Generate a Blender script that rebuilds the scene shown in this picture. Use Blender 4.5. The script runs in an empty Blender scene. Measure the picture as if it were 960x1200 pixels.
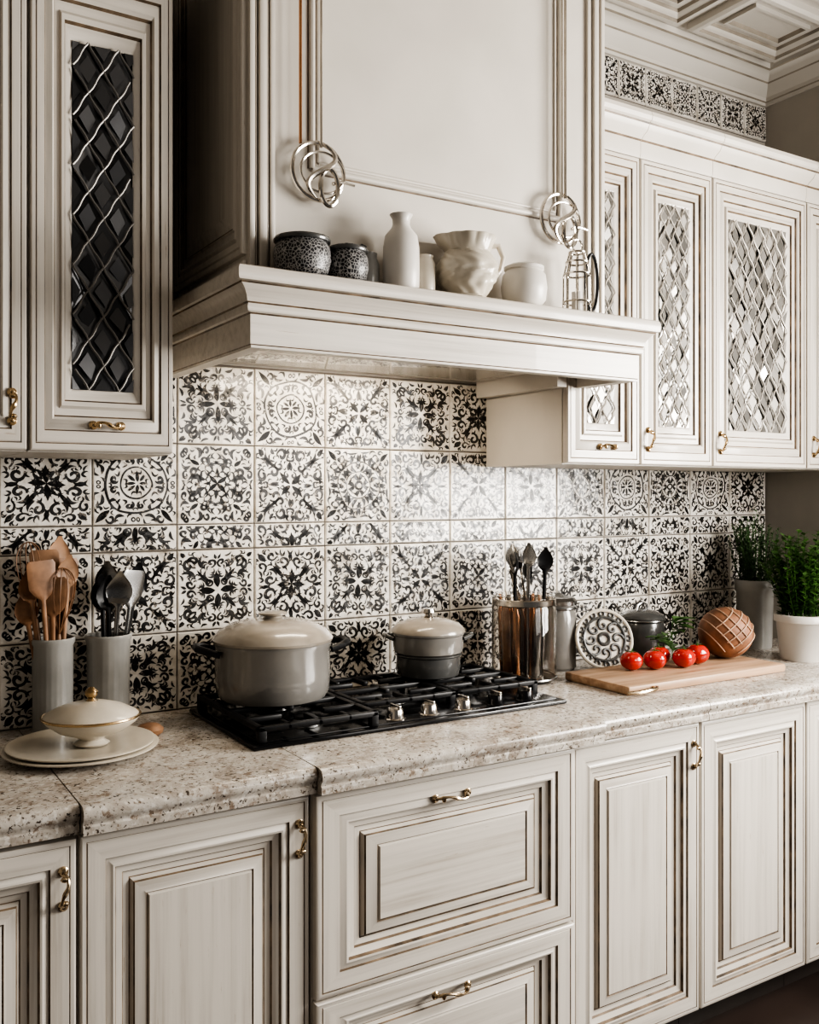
import bpy, math, random
from mathutils import Vector, Matrix
random.seed(7)
S=bpy.context.scene
R=math.radians
# ------------------------------------------------------------------ materials
def newmat(name):
    m=bpy.data.materials.new(name); m.use_nodes=True
    nt=m.node_tree; b=nt.nodes['Principled BSDF']
    return m,nt,b
def nd(nt,t,props=None,**ins):
    n=nt.nodes.new(t)
    if props:
        for k,v in props.items(): setattr(n,k,v)
    for k,v in ins.items():
        s=n.inputs[k.replace('_',' ')]
        if isinstance(v,bpy.types.NodeSocket): nt.links.new(v,s)
        else: s.default_value=v
    return n
def ramp(nt,fac,stops):
    n=nt.nodes.new('ShaderNodeValToRGB'); nt.links.new(fac,n.inputs[0])
    e=n.color_ramp.elements
    while len(e)<len(stops): e.new(0.5)
    for i,(p,c) in enumerate(stops):
        e[i].position=p; e[i].color=c if len(c)==4 else (*c,1)
    return n
def g(v): return (v,v,v,1)
def objco(nt,scale=(1,1,1)):
    tc=nd(nt,'ShaderNodeTexCoord'); mp=nd(nt,'ShaderNodeMapping')
    nt.links.new(tc.outputs['Object'],mp.inputs[0]); mp.inputs['Scale'].default_value=scale
    return mp.outputs[0]
def mixc(nt,fac,a,b,mode='MIX'):
    n=nt.nodes.new('ShaderNodeMix'); n.data_type='RGBA'; n.blend_type=mode
    for s,v in ((n.inputs[0],fac),(n.inputs[6],a),(n.inputs[7],b)):
        if isinstance(v,bpy.types.NodeSocket): nt.links.new(v,s)
        else: s.default_value=v if not isinstance(v,tuple) or len(v)==4 else (*v,1)
    return n.outputs[2]
def bump(nt,b,h,st=.2,d=.001):
    n=nd(nt,'ShaderNodeBump'); n.inputs['Strength'].default_value=st; n.inputs['Distance'].default_value=d
    nt.links.new(h,n.inputs['Height']); nt.links.new(n.outputs[0],b.inputs['Normal'])
def simple(name,col,rough=.4,metal=0,var=.12,scale=12,bmp=.1,spec=.5,coat=0):
    m,nt,b=newmat(name)
    co=objco(nt)
    n=nd(nt,'ShaderNodeTexNoise'); nt.links.new(co,n.inputs[0]); n.inputs['Scale'].default_value=scale; n.inputs['Detail'].default_value=5
    d=tuple(c*(1-var) for c in col); l=tuple(min(1,c*(1+var)) for c in col)
    r=ramp(nt,n.outputs[0],[(.3,d),(.7,l)])
    nt.links.new(r.outputs[0],b.inputs['Base Color'])
    b.inputs['Roughness'].default_value=rough; b.inputs['Metallic'].default_value=metal
    b.inputs['Specular IOR Level'].default_value=spec; b.inputs['Coat Weight'].default_value=coat
    if bmp: bump(nt,b,n.outputs[0],bmp,.002)
    return m
def paint(name,scale,base=(.62,.575,.515),glz=(.37,.32,.265)):
    m,nt,b=newmat(name)
    co=objco(nt,scale)
    n=nd(nt,'ShaderNodeTexNoise'); nt.links.new(co,n.inputs[0]); n.inputs['Scale'].default_value=1; n.inputs['Detail'].default_value=7; n.inputs['Roughness'].default_value=.68
    r=ramp(nt,n.outputs[0],[(.28,glz),(.45,tuple(c*.86 for c in base)),(.58,base),(.8,tuple(min(1,c*1.06) for c in base))])
    co2=objco(nt)
    n2=nd(nt,'ShaderNodeTexNoise'); nt.links.new(co2,n2.inputs[0]); n2.inputs['Scale'].default_value=4; n2.inputs['Detail'].default_value=4
    r2=ramp(nt,n2.outputs[0],[(.38,g(.0)),(.70,g(.7))])
    c=mixc(nt,r2.outputs[0],r.outputs[0],base)
    # worn streaks and chips of brown glaze following the brush direction
    co3=objco(nt,tuple(9 if s<5 else 120 for s in scale))
    n3=nd(nt,'ShaderNodeTexNoise'); nt.links.new(co3,n3.inputs[0]); n3.inputs['Scale'].default_value=1; n3.inputs['Detail'].default_value=9; n3.inputs['Roughness'].default_value=.72
    r3=ramp(nt,n3.outputs[0],[(.64,g(0)),(.705,g(.65))])
    c=mixc(nt,r3.outputs[0],c,(.31,.215,.135))
    nt.links.new(c,b.inputs['Base Color'])
    b.inputs['Roughness'].default_value=.36
    b.inputs['Coat Weight'].default_value=.2
    bump(nt,b,n.outputs[0],.2,.001)
    return m
PV=paint('paint_vertical_grain',(55,55,1.3))
PH=paint('paint_horizontal_grain',(1.3,55,55))
PG=simple('paint_glaze_groove',(.14,.10,.066),.5,var=.7,scale=22)
PP=simple('paint_plain',(.60,.56,.505),.42,var=.06,scale=5)
WALLM=simple('plaster',(.40,.37,.33),.8,var=.06,scale=6)
CEILM=simple('ceiling_paint',(.53,.50,.455),.6,var=.05,scale=4)
FLOORM=simple('floor_tile',(.035,.024,.02),.4,var=.3,scale=3)
TOEM=simple('toe_kick',(.04,.032,.028),.5)
def tilemat():
    m,nt,b=newmat('glazed_tile')
    co=objco(nt)
    n=nd(nt,'ShaderNodeTexNoise'); nt.links.new(co,n.inputs[0]); n.inputs['Scale'].default_value=16; n.inputs['Detail'].default_value=8; n.inputs['Roughness'].default_value=.7
    r=ramp(nt,n.outputs[0],[(.28,(.30,.25,.205)),(.40,(.56,.52,.465)),(.52,(.72,.685,.63)),(.8,(.80,.775,.73))])
    nt.links.new(r.outputs[0],b.inputs['Base Color']); b.inputs['Roughness'].default_value=.25
    b.inputs['Coat Weight'].default_value=.4; b.inputs['Coat Roughness'].default_value=.13
    n2=nd(nt,'ShaderNodeTexNoise'); nt.links.new(co,n2.inputs[0]); n2.inputs['Scale'].default_value=26; n2.inputs['Detail'].default_value=2
    bump(nt,b,n2.outputs[0],.8,.005)
    return m
def inkmat():
    m,nt,b=newmat('tile_ink')
    co=objco(nt)
    n=nd(nt,'ShaderNodeTexNoise'); nt.links.new(co,n.inputs[0]); n.inputs['Scale'].default_value=60; n.inputs['Detail'].default_value=9; n.inputs['Roughness'].default_value=.75
    r=ramp(nt,n.outputs[0],[(.0,(.007,.007,.008)),(.56,(.016,.015,.015)),(.62,(.20,.175,.15)),(.68,(.64,.60,.54))])
    nt.links.new(r.outputs[0],b.inputs['Base Color']); b.inputs['Roughness'].default_value=.28
    b.inputs['Coat Weight'].default_value=.3; b.inputs['Coat Roughness'].default_value=.13
    n2=nd(nt,'ShaderNodeTexNoise'); nt.links.new(co,n2.inputs[0]); n2.inputs['Scale'].default_value=26; n2.inputs['Detail'].default_value=2
    bump(nt,b,n2.outputs[0],.8,.005)
    return m
TILE=tilemat(); INK=inkmat(); GROUT=simple('grout',(.13,.115,.10),.9)
def granite():
    m,nt,b=newmat('granite')
    co=objco(nt)
    n=nd(nt,'ShaderNodeTexNoise'); nt.links.new(co,n.inputs[0]); n.inputs['Scale'].default_value=8; n.inputs['Detail'].default_value=10; n.inputs['Roughness'].default_value=.8; n.inputs['Distortion'].default_value=1.2
    r=ramp(nt,n.outputs[0],[(.3,(.17,.135,.11)),(.43,(.36,.315,.27)),(.53,(.49,.45,.40)),(.70,(.61,.575,.53))])
    n2=nd(nt,'ShaderNodeTexNoise'); nt.links.new(co,n2.inputs[0]); n2.inputs['Scale'].default_value=120; n2.inputs['Detail'].default_value=5; n2.inputs['Roughness'].default_value=.65
    r2=ramp(nt,n2.outputs[0],[(.37,g(1)),(.43,g(0))])
    c=mixc(nt,r2.outputs[0],r.outputs[0],(.05,.037,.028))
    n3=nd(nt,'ShaderNodeTexNoise'); nt.links.new(co,n3.inputs[0]); n3.inputs['Scale'].default_value=75; n3.inputs['Detail'].default_value=4
    r3=ramp(nt,n3.outputs[0],[(.58,g(0)),(.64,g(.7))])
    c=mixc(nt,r3.outputs[0],c,(.66,.63,.585))
    n4=nd(nt,'ShaderNodeTexNoise'); nt.links.new(co,n4.inputs[0]); n4.inputs['Scale'].default_value=55; n4.inputs['Detail'].default_value=6; n4.inputs['Roughness'].default_value=.7
    r4=ramp(nt,n4.outputs[0],[(.37,g(.85)),(.43,g(0))])
    c=mixc(nt,r4.outputs[0],c,(.20,.145,.105))
    nt.links.new(c,b.inputs['Base Color']); b.inputs['Roughness'].default_value=.2
    bump(nt,b,n2.outputs[0],.12,.001)
    return m
GRAN=granite()
def panemat(name,dark,light,metal,rough):
    m,nt,b=newmat(name)
    ge=nd(nt,'ShaderNodeNewGeometry')
    r=ramp(nt,ge.outputs['Random Per Island'],[(0,dark),(.55,tuple((a+c)/2 for a,c in zip(dark,light))),(1,light)])
    nt.links.new(r.outputs[0],b.inputs['Base Color']); b.inputs['Metallic'].default_value=metal; b.inputs['Roughness'].default_value=rough
    return m
PANED=panemat('leaded_glass_dark',(.03,.03,.032),(.13,.13,.135),.4,.22)
PANEL=panemat('leaded_glass_light',(.13,.125,.115),(.52,.49,.45),.4,.28)
LEADD=simple('lead_came_dark',(.20,.19,.18),.45,.7)
LEAD=simple('lead_came',(.52,.48,.43),.4,.5)
CHROME=simple('chrome',(.62,.58,.53),.15,1,bmp=.02)
STEEL=simple('steel',(.30,.30,.30),.25,1,bmp=.02)
BRASS=simple('aged_brass',(.52,.38,.22),.25,1)
PEWTER=simple('antique_nickel_brass',(.52,.41,.28),.22,1)
COPPER=simple('copper',(.46,.24,.13),.2,1)
CERG=simple('grey_enamel',(.20,.19,.175),.18,var=.2,scale=8,coat=.6,bmp=.03)
CERGD=simple('dark_grey_enamel',(.065,.065,.063),.25,var=.15,scale=8,coat=.4,bmp=.03)
CERC=simple('crock_glaze',(.27,.265,.25),.3,var=.18,scale=10,coat=.3,bmp=.03)
CREAM=simple('cream_ceramic',(.55,.50,.42),.3,var=.16,scale=10,coat=.3,bmp=.05)
WHITE=simple('white_ceramic',(.60,.57,.53),.35,var=.08,scale=6,bmp=.03)
TAUPE=simple('taupe_lid',(.30,.265,.22),.25,var=.2,coat=.5,bmp=.03)
BLACK=simple('cast_iron',(.008,.008,.009),.42,var=.3,scale=60,bmp=.1,spec=.3)
BLACKG=simple('black_enamel',(.008,.008,.009),.16,bmp=0,spec=.35)
WOOD=simple('spoon_wood',(.22,.115,.06),.5,var=.4,scale=25)
WOODL=simple('light_wood',(.34,.20,.12),.5,var=.3,scale=20)
def boardmat():
    m,nt,b=newmat('board_wood')
    co=objco(nt,(3,40,40)); n=nd(nt,'ShaderNodeTexNoise'); nt.links.new(co,n.inputs[0]); n.inputs['Scale'].default_value=1; n.inputs['Detail'].default_value=6
    r=ramp(nt,n.outputs[0],[(.3,(.28,.165,.095)),(.6,(.47,.31,.20)),(.8,(.55,.39,.27))])
    nt.links.new(r.outputs[0],b.inputs['Base Color']); b.inputs['Roughness'].default_value=.45
    return m
BOARD=boardmat()
RED=simple('tomato_skin',(.45,.018,.010),.15,var=.3,scale=15,bmp=0,coat=.5)
GREEN=simple('leaf_green',(.05,.12,.025),.45,var=.5,scale=60)
GREEN2=simple('leaf_sage',(.055,.11,.04),.5,var=.5,scale=60)
SOIL=simple('soil',(.04,.025,.015),.9)
BREAD=simple('bread_crust',(.22,.10,.052),.6,var=.5,scale=18,bmp=.3)
FLOUR=simple('floured_score',(.44,.29,.20),.7,var=.3,scale=30)
def weavemat():
    m,nt,b=newmat('black_white_weave')
    co=objco(nt); v=nd(nt,'ShaderNodeTexVoronoi'); nt.links.new(co,v.inputs['Vector']); v.inputs['Scale'].default_value=150
    v.feature='DISTANCE_TO_EDGE'
    r=ramp(nt,v.outputs['Distance'],[(.05,(.36,.35,.34)),(.11,(.008,.008,.011))])
    nt.links.new(r.outputs[0],b.inputs['Base Color']); b.inputs['Roughness'].default_value=.4
    return m
WEAVE=weavemat()
def glassmat():
    m,nt,b=newmat('clear_glass')
    b.inputs['Base Color'].default_value=(.90,.87,.83,1); b.inputs['Transmission Weight'].default_value=1; b.inputs['Roughness'].default_value=.02; b.inputs['IOR'].default_value=1.45
    return m
GLASS=glassmat()
# ------------------------------------------------------------------ mesh builder
class MB:
    def __init__(s): s.v=[];s.f=[];s.m=[];s.mats=[]
    def mi(s,mat):
        if mat not in s.mats: s.mats.append(mat)
        return s.mats.index(mat)
    def add(s,vs,fs,mat,xf=None):
        o=len(s.v)
        if xf is not None: vs=[tuple(xf@Vector(p)) for p in vs]
        s.v+=[tuple(p) for p in vs]
        if isinstance(mat,list):
            s.m+=[s.mi(q) for q in mat]
        else:
            k=s.mi(mat); s.m+=[k]*len(fs)
        s.f+=[tuple(i+o for i in q) for q in fs]
    def box(s,x0,x1,y0,y1,z0,z1,mat,xf=None,b=0.0):
        if b<=0:
            vs=[(x,y,z) for x in(x0,x1) for y in(y0,y1) for z in(z0,z1)]
            fs=[(0,1,3,2),(4,6,7,5),(0,4,5,1),(2,3,7,6),(0,2,6,4),(1,5,7,3)]
            s.add(vs,fs,mat,xf); return
        import bmesh
        bm=bmesh.new(); bmesh.ops.create_cube(bm,size=1)
        for v in bm.verts:
            v.co=Vector(((x0+x1)/2+v.co.x*(x1-x0),(y0+y1)/2+v.co.y*(y1-y0),(z0+z1)/2+v.co.z*(z1-z0)))
        bmesh.ops.bevel(bm,geom=bm.edges[:],offset=b,segments=2,affect='EDGES',profile=.5)
        bm.verts.ensure_lookup_table()
        s.add([tuple(v.co) for v in bm.verts],[tuple(v.index for v in f.verts) for f in bm.faces],mat,xf); bm.free()
    def lathe(s,prof,mat,c=(0,0,0),segs=48,rf=None,xf=None):
        vs=[];rows=[]
        for r,z in prof:
            if r<1e-5: rows.append([len(vs)]); vs.append((c[0],c[1],c[2]+z))
            else:
                row=[]
                for i in range(segs):
                    a=2*math.pi*i/segs; rr=r if rf is None else rf(a,z,r)
                    row.append(len(vs)); vs.append((c[0]+rr*math.cos(a),c[1]+rr*math.sin(a),c[2]+z))
                rows.append(row)
        fs=[]
        for A,B in zip(rows,rows[1:]):
            for i in range(segs):
                j=(i+1)%segs
                if len(A)==1 and len(B)==1: break
                if len(A)==1: fs.append((A[0],B[j],B[i])) 
                elif len(B)==1: fs.append((A[i],A[j],B[0]))
                else: fs.append((A[i],A[j],B[j],B[i]))
        s.add(vs,fs,mat,xf)
    def tube(s,pts,r,mat,segs=8,closed=False,xf=None):
        P=[Vector(p) for p in pts]; n=len(P)
        rs=r if isinstance(r,(list,tuple)) else [r]*n
        vs=[];prev=None
        for i in range(n):
            if closed: t=P[(i+1)%n]-P[i-1]
            else: t=P[min(i+1,n-1)]-P[max(i-1,0)]
            t.normalize()
            if prev is None:
                a=Vector((0,0,1)) if abs(t.z)<.9 else Vector((1,0,0)); u=t.cross(a).normalized()
            else:
                u=(prev-t*prev.dot(t)).normalized()
            prev=u; w=t.cross(u)
            for k in range(segs):
                an=2*math.pi*k/segs; q=P[i]+(u*math.cos(an)+w*math.sin(an))*rs[i]; vs.append(tuple(q))
        fs=[]
        for i in range(n if closed else n-1):
            j=(i+1)%n
            for k in range(segs):
                l=(k+1)%segs; fs.append((i*segs+k,i*segs+l,j*segs+l,j*segs+k))
        if not closed:
            fs.append(tuple(range(segs-1,-1,-1))); fs.append(tuple((n-1)*segs+k for k in range(segs)))
        s.add(vs,fs,mat,xf)
    def ring(s,c,R0,r,mat,axis='Z',segs=36,sx=1,sy=1,xf=None):
        pts=[]
        for i in range(segs):
            a=2*math.pi*i/segs; x=R0*sx*math.cos(a); y=R0*sy*math.sin(a)
            p={'Z':(x,y,0),'Y':(x,0,y),'X':(0,x,y)}[axis]
            pts.append((c[0]+p[0],c[1]+p[1],c[2]+p[2]))
        s.tube(pts,r,mat,closed=True,xf=xf)
    def loft(s,secs,mat,segs=14,xf=None):
        vs=[]
        for (z,rx,ry,yo,k) in secs:
            for i in range(segs):
                a=2*math.pi*i/segs; x=rx*math.cos(a); y=ry*math.sin(a)
                if y<0: y*=k
                vs.append((x,y+yo,z))
        fs=[]
        for q in range(len(secs)-1):
            for i in range(segs):
                j=(i+1)%segs; fs.append((q*segs+i,q*segs+j,(q+1)*segs+j,(q+1)*segs+i))
        fs.append(tuple(range(segs-1,-1,-1))); fs.append(tuple((len(secs)-1)*segs+i for i in range(segs)))
        s.add(vs,fs,mat,xf)
    def door(s,x0,x1,z0,z1,y,rings,center=True,th=.02,xf=None,kx=1,kt=1,kb=1,cm=None):
        seq=[(0,th,0)]+[tuple(r) for r in rings]
        vs=[]
        for ins,dy,gl in seq:
            a,b_,t,bo=x0+ins*kx,x1-ins*kx,z1-ins*kt,z0+ins*kb
            vs+=[(a,y+dy,bo),(b_,y+dy,bo),(b_,y+dy,t),(a,y+dy,t)]
        fs=[];ms=[]
        for i in range(len(seq)-1):
            o=i*4;p=o+4
            for k in range(4):
                l=(k+1)%4
                fs.append((o+k,o+l,p+l,p+k)); ms.append(PG if seq[i+1][2] else (PH if k in(0,2) else PV))
        if center:
            o=(len(seq)-1)*4; fs.append((o,o+1,o+2,o+3)); ms.append(cm or (PH if (x1-x0)>(z1-z0) else PV))
            fs.append((3,2,1,0)); ms.append(PV)
        s.add(vs,fs,ms,xf)
    def sweep(s,path,prof,mat,glaze=PG,cap=True):
        n=len(path);vs=[]
        D=[(Vector(path[i+1])-Vector(path[i])).normalized() for i in range(n-1)]
        Nn=[Vector((d.y,-d.x)) for d in D]
        for i in range(n):
            if i==0: mtr=Nn[0]
            elif i==n-1: mtr=Nn[-1]
            else: mtr=(Nn[i-1]+Nn[i])/(1+Nn[i-1].dot(Nn[i]))
            for (o,z,_) in prof:
                q=Vector(path[i])+mtr*o; vs.append((q.x,q.y,z))
        m=len(prof);fs=[];ms=[]
        for i in range(n-1):
            for k in range(m-1):
                fs.append((i*m+k,i*m+k+1,(i+1)*m+k+1,(i+1)*m+k)); ms.append(glaze if prof[k+1][2] else mat)
        if cap:
            fs.append(tuple(range(m))); ms.append(mat); fs.append(tuple((n-1)*m+k for k in range(m-1,-1,-1))); ms.append(mat)
        s.add(vs,fs,ms)
    def build(s,name,loc=(0,0,0),rot=(0,0,0),parent=None,ang=35):
        me=bpy.data.meshes.new(name); me.from_pydata(s.v,[],s.f)
        for q in s.mats: me.materials.append(q)
        me.polygons.foreach_set('material_index',s.m)
        me.polygons.foreach_set('use_smooth',[True]*len(me.polygons))
        me.update(); me.set_sharp_from_angle(angle=R(ang))
        ob=bpy.data.objects.new(name,me); S.collection.objects.link(ob)
        ob.location=loc; ob.rotation_euler=rot
        if parent: ob.parent=parent
        return ob
def empty(name,loc=(0,0,0)):
    e=bpy.data.objects.new(name,None); S.collection.objects.link(e); e.location=loc; e.empty_display_size=.05
    return e
# ------------------------------------------------------------------ room shell
XR=3.04; CZ=3.045
m=MB(); m.box(-1.6,XR+.15,0,.15,0,CZ,WALLM); m.build('wall_back')
m=MB(); wy0,wy1,wz0,wz1=-2.75,-1.15,.95,2.35
m.box(XR,XR+.15,wy1,0,0,CZ,WALLM); m.box(XR,XR+.15,-4.2,wy0,0,CZ,WALLM)
m.box(XR,XR+.15,wy0,wy1,0,wz0,WALLM); m.box(XR,XR+.15,wy0,wy1,wz1,CZ,WALLM); m.build('wall_right')
m=MB()
for a,b_ in((wy0,wy0+.06),(wy1-.06,wy1),((wy0+wy1)/2-.03,(wy0+wy1)/2+.03)): m.box(XR+.03,XR+.09,a,b_,wz0,wz1,WHITE)
for a,b_ in((wz0,wz0+.06),(wz1-.06,wz1)): m.box(XR+.031,XR+.089,wy0,wy1,a,b_,WHITE)
m.build('window_1')
m=MB(); m.box(-1.75,-1.6,-4.2,.15,0,CZ,WALLM); m.build('wall_left')
m=MB(); m.box(-1.75,XR+.15,-4.2,.15,-.1,0,FLOORM); m.build('floor')
m=MB(); m.box(-1.75,XR+.15,-4.2,.15,CZ,CZ+.1,CEILM)
m.build('ceiling')
m=MB()
for i in range(6):
    for j in range(6):
        x1=XR-.13-i*.50; x0=x1-.45; y1=-.135-j*.34; y0=y1-.29
        prof=[(0,0,0),(0,-.022,0),(.010,-.030,0),(.026,-.030,0),(.030,-.020,1),(.036,-.018,0),(.046,-.010,0),(.05,0,1)]
        def fr_(a,b_,c,d,seq):
            vs=[];fs=[];ms=[]
            for ins,dz,_ in seq: vs.extend([(a+ins,c+ins,CZ+dz),(b_-ins,c+ins,CZ+dz),(b_-ins,d-ins,CZ+dz),(a+ins,d-ins,CZ+dz)])
            for q in range(len(seq)-1):
                for k in range(4):
                    l=(k+1)%4; fs.append((q*4+k,q*4+l,q*4+4+l,q*4+4+k)); ms.append(TAUPE if seq[q+1][2] else CEILM)
            m.add(vs,fs,ms)
        fr_(x0,x1,y0,y1,prof)
        fr_(x0+.085,x1-.085,y0+.08,y1-.08,[(0,0,0),(0,-.014,0),(.010,-.014,0),(.014,0,1)])
m.build('trim_1',ang=25)
m=MB()
cp=[(0,2.935,0),(.010,2.935,0),(.012,2.945,0),(.018,2.948,1),(.020,2.96,0),(.035,2.972,0),(.052,2.994,0),(.057,2.998,1),(.070,3.008,0),(.084,3.024,0),(.092,3.027,1),(.096,3.044,0)]
m.sweep([(-1.6,0),(XR,0),(XR,-4.2)],[(o,z,q) for o,z,q in cp],CEILM,cap=False,glaze=TAUPE); m.build('trim_2',ang=30)
# ------------------------------------------------------------------ tiles
def arc_scroll(cx,cy,r0,a0,turns,w,n=18,sgn=1,k=.2):
    pts=[];ws=[]
    for i in range(n+1):
        t=i/n; a=R(a0)+sgn*turns*2*math.pi*t; r=r0*(1-(1-k)*t)
        pts.append((cx+r*math.cos(a),cy+r*math.sin(a))); ws.append(w*(.3+1.0*math.sin(math.pi*min(1,.1+t*.75))))
    ws[-1]=w*1.25
    return pts,ws
def leaf(p,q,w,bend=0,n=10):
    pts=[];ws=[]
    dx,dy=q[0]-p[0],q[1]-p[1]
    for i in range(n+1):
        t=i/n; o=bend*math.sin(math.pi*t)
        pts.append((p[0]+dx*t-dy*o,p[1]+dy*t+dx*o)); ws.append(max(.0008,w*math.sin(math.pi*t**.8)))
    return pts,ws
def octarc(r,w,n=8):
    return [(r*math.cos(R(45)*i/n),r*math.sin(R(45)*i/n)) for i in range(n+1)],[w]*(n+1)
def circ(cx,cy,r,w,n=14):
    return [(cx+r*math.cos(2*math.pi*i/n),cy+r*math.sin(2*math.pi*i/n)) for i in range(n+1)],[w]*(n+1)
def mkdesign(kind):
    rnd=random.Random(100+kind); st=[]
    if kind==0:
        st+=[leaf((.02,0),(.15,0),.04),leaf((.03,.03),(.11,.10),.03),octarc(.19,.018)]
        st+=[arc_scroll(.275,.07,.055,200,1.0,.024),leaf((.23,.02),(.34,.03),.03,.2),leaf((.24,.19),(.33,.23),.035,-.3)]
        st+=[octarc(.38,.024),leaf((.31,.31),(.47,.47),.06),arc_scroll(.42,.30,.055,90,.9,.024,sgn=-1),leaf((.41,.12),(.47,.26),.035,.3),circ(.45,0.03,.02,.014)]
    elif kind==1:
        st+=[leaf((.0,.0),(.22,0),.06),leaf((.05,.02),(.17,.13),.035,.4),leaf((.1,.1),(.28,.28),.05,0)]
        st+=[arc_scroll(.31,.10,.080,160,1.1,.030),leaf((.30,.02),(.47,.04),.04,-.2),leaf((.22,.14),(.34,.22),.04,.3)]
        st+=[arc_scroll(.41,.27,.065,250,1.0,.025,sgn=-1),leaf((.36,.33),(.47,.45),.05,.2),leaf((.42,.14),(.475,.22),.03,.2)]
    elif kind==2:
        st+=[leaf((.01,.01),(.16,.16),.06),arc_scroll(.13,.045,.04,0,1.0,.02),leaf((.18,.02),(.33,.0),.045)]
        st+=[arc_scroll(.24,.16,.075,30,1.05,.028),leaf((.20,.20),(.36,.36),.04),arc_scroll(.39,.13,.08,90,1.0,.032,sgn=-1)]
        st+=[leaf((.31,.22),(.45,.36),.05,.3),leaf((.40,.24),(.48,.28),.035,.2),leaf((.38,.40),(.48,.48),.05),leaf((.42,.02),(.485,.08),.03,.3)]
    elif kind==3:
        st+=[octarc(.05,.03),leaf((.07,0),(.17,.03),.05,.2),octarc(.19,.014)]
        for i in range(3): 
            a=R(8+15*i); st.append(leaf((.2*math.cos(a),.2*math.sin(a)),(.32*math.cos(a+.12),.32*math.sin(a+.12)),.045,.25))
        for i in range(3):
            a=R(5+16*i); st.append(leaf((.34*math.cos(a),.34*math.sin(a)),(.44*math.cos(a-.12),.44*math.sin(a-.12)),.045,-.2))
        st+=[octarc(.33,.012),leaf((.34,.34),(.475,.475),.06),arc_scroll(.45,.33,.045,80,.9,.02,sgn=-1),leaf((.46,.02),(.47,.2),.03,.1)]
    elif kind==4:
        st+=[leaf((.03,0),(.26,0),.07),arc_scroll(.10,.10,.05,220,1.0,.025),leaf((.13,.08),(.27,.12),.045,.35),leaf((.15,.15),(.26,.26),.04)]
        st+=[arc_scroll(.35,.06,.055,180,1.1,.024),leaf((.28,.15),(.44,.20),.05,.3),arc_scroll(.36,.30,.08,200,1.1,.03,sgn=-1),leaf((.42,.40),(.48,.48),.04),leaf((.44,.1),(.485,.2),.03,.2),leaf((.40,.01),(.48,.04),.03)]
    else:
        st+=[leaf((.0,.0),(.12,.12),.05),leaf((.08,0),(.2,0),.035),leaf((.16,.06),(.22,.16),.045,-.4),leaf((.22,.02),(.40,.05),.05,.5),arc_scroll(.30,.17,.055,240,1.0,.026)]
        st+=[leaf((.24,.24),(.34,.34),.05),arc_scroll(.42,.13,.05,120,1.0,.024,sgn=-1),leaf((.34,.24),(.47,.29),.045,-.4),arc_scroll(.43,.39,.05,180,1.0,.022,sgn=-1),leaf((.44,.02),(.485,.07),.03,.2)]
    st=[(p,[w*1.14 for w in ws]) for p,ws in st]
    # fill the gaps with little commas and leaves
    occ=[(x,y,w/2) for p,ws in st for (x,y),w in zip(p,ws)]
    for _ in range(420):
        x=rnd.uniform(.03,.475); y=rnd.uniform(0,x)
        d=min(math.hypot(x-a,y-b_)-c for a,b_,c in occ)
        d=min(d,.50-x)
        if d<.024: continue
        a=math.atan2(y,x)+rnd.choice((0,1.57,.8,-.8)); L=min(d*1.2,.05)
        s_=leaf((x-L*math.cos(a),y-L*math.sin(a)),(x+L*math.cos(a),y+L*math.sin(a)),min(d*.85,.032),rnd.choice((-.5,.5,.3)))
        st.append(s_); occ+=[(p[0],p[1],w/2) for p,w in zip(*s_)]
    V=[];F=[]
    for pts,ws in st:
        n=len(pts);L=[];Rr=[]
        for i in range(n):
            a=pts[max(i-1,0)];b=pts[min(i+1,n-1)];tx,ty=b[0]-a[0],b[1]-a[1];l=math.hypot(tx,ty) or 1
            nx,ny=-ty/l*ws[i]/2,tx/l*ws[i]/2
            L.append((pts[i][0]+nx,pts[i][1]+ny));Rr.append((pts[i][0]-nx,pts[i][1]-ny))
        for sx in(1,-1):
            for sy in(1,-1):
                for sw in(0,1):
                    o=len(V)
                    for q in range(n):
                        for p in(L[q],Rr[q]):
                            x,y=(p if not sw else (p[1],p[0])); V.append((x*sx,y*sy))
                    flip=(sx*sy<0)!=bool(sw)
                    for q in range(n-1):
                        f=(o+2*q,o+2*q+1,o+2*q+3,o+2*q+2)
                        F.append(f if not flip else f[::-1])
    return V,F
DES=[mkdesign(k) for k in range(6)]
def put_tile(mt,mi_,x0,x1,z0,z1,kind,y=-.009,crop=None):
    e=.0016
    ty=random.uniform(-.0009,.0009); tx=random.uniform(-.0009,.0009)
    w,h=x1-x0,z1-z0
    vs=[(x0+e,0-.0015,z0+e),(x1-e,-.0015,z0+e),(x1-e,-.0015,z1-e),(x0+e,-.0015,z1-e)]
    def yy(u,v): return y+tx*u*2+ty*v*2
    i=.004
    for (u,v) in((-1,-1),(1,-1),(1,1),(-1,1)):
        vs.append(((x0+x1)/2+u*(w/2-i),yy(u/2,v/2),(z0+z1)/2+v*(h/2-i)))
    e2=[(vs[k][0],y+.003,vs[k][2]) for k in range(4)]; vs+=e2
    fs=[(0,1,9,8),(1,2,10,9),(2,3,11,10),(3,0,8,11),(8,9,5,4),(9,10,6,5),(10,11,7,6),(11,8,4,7),(4,5,6,7)]
    mt.add(vs,fs,TILE)
    V,F=DES[kind]; out=[]
    ph=[random.uniform(0,6.28) for _ in range(4)]; wh=w-.006; hh=(h if crop is None else w)-.006
    for (px,py) in V:
        px2=px+.013*math.sin(py*9+ph[0])+.008*math.sin(px*21+ph[1]); py2=py+.013*math.sin(px*9+ph[2])+.008*math.sin(py*23+ph[3])
        X=px2*wh; Z=py2*hh+(0 if crop is None else crop*w)
        X=max(-w/2+.004,min(w/2-.004,X)); Z=max(-h/2+.004,min(h/2-.004,Z))
        out.append(((x0+x1)/2+X,yy(X/w,Z/h)-.0004,(z0+z1)/2+Z))
    mi_.add(out,F,INK)
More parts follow.
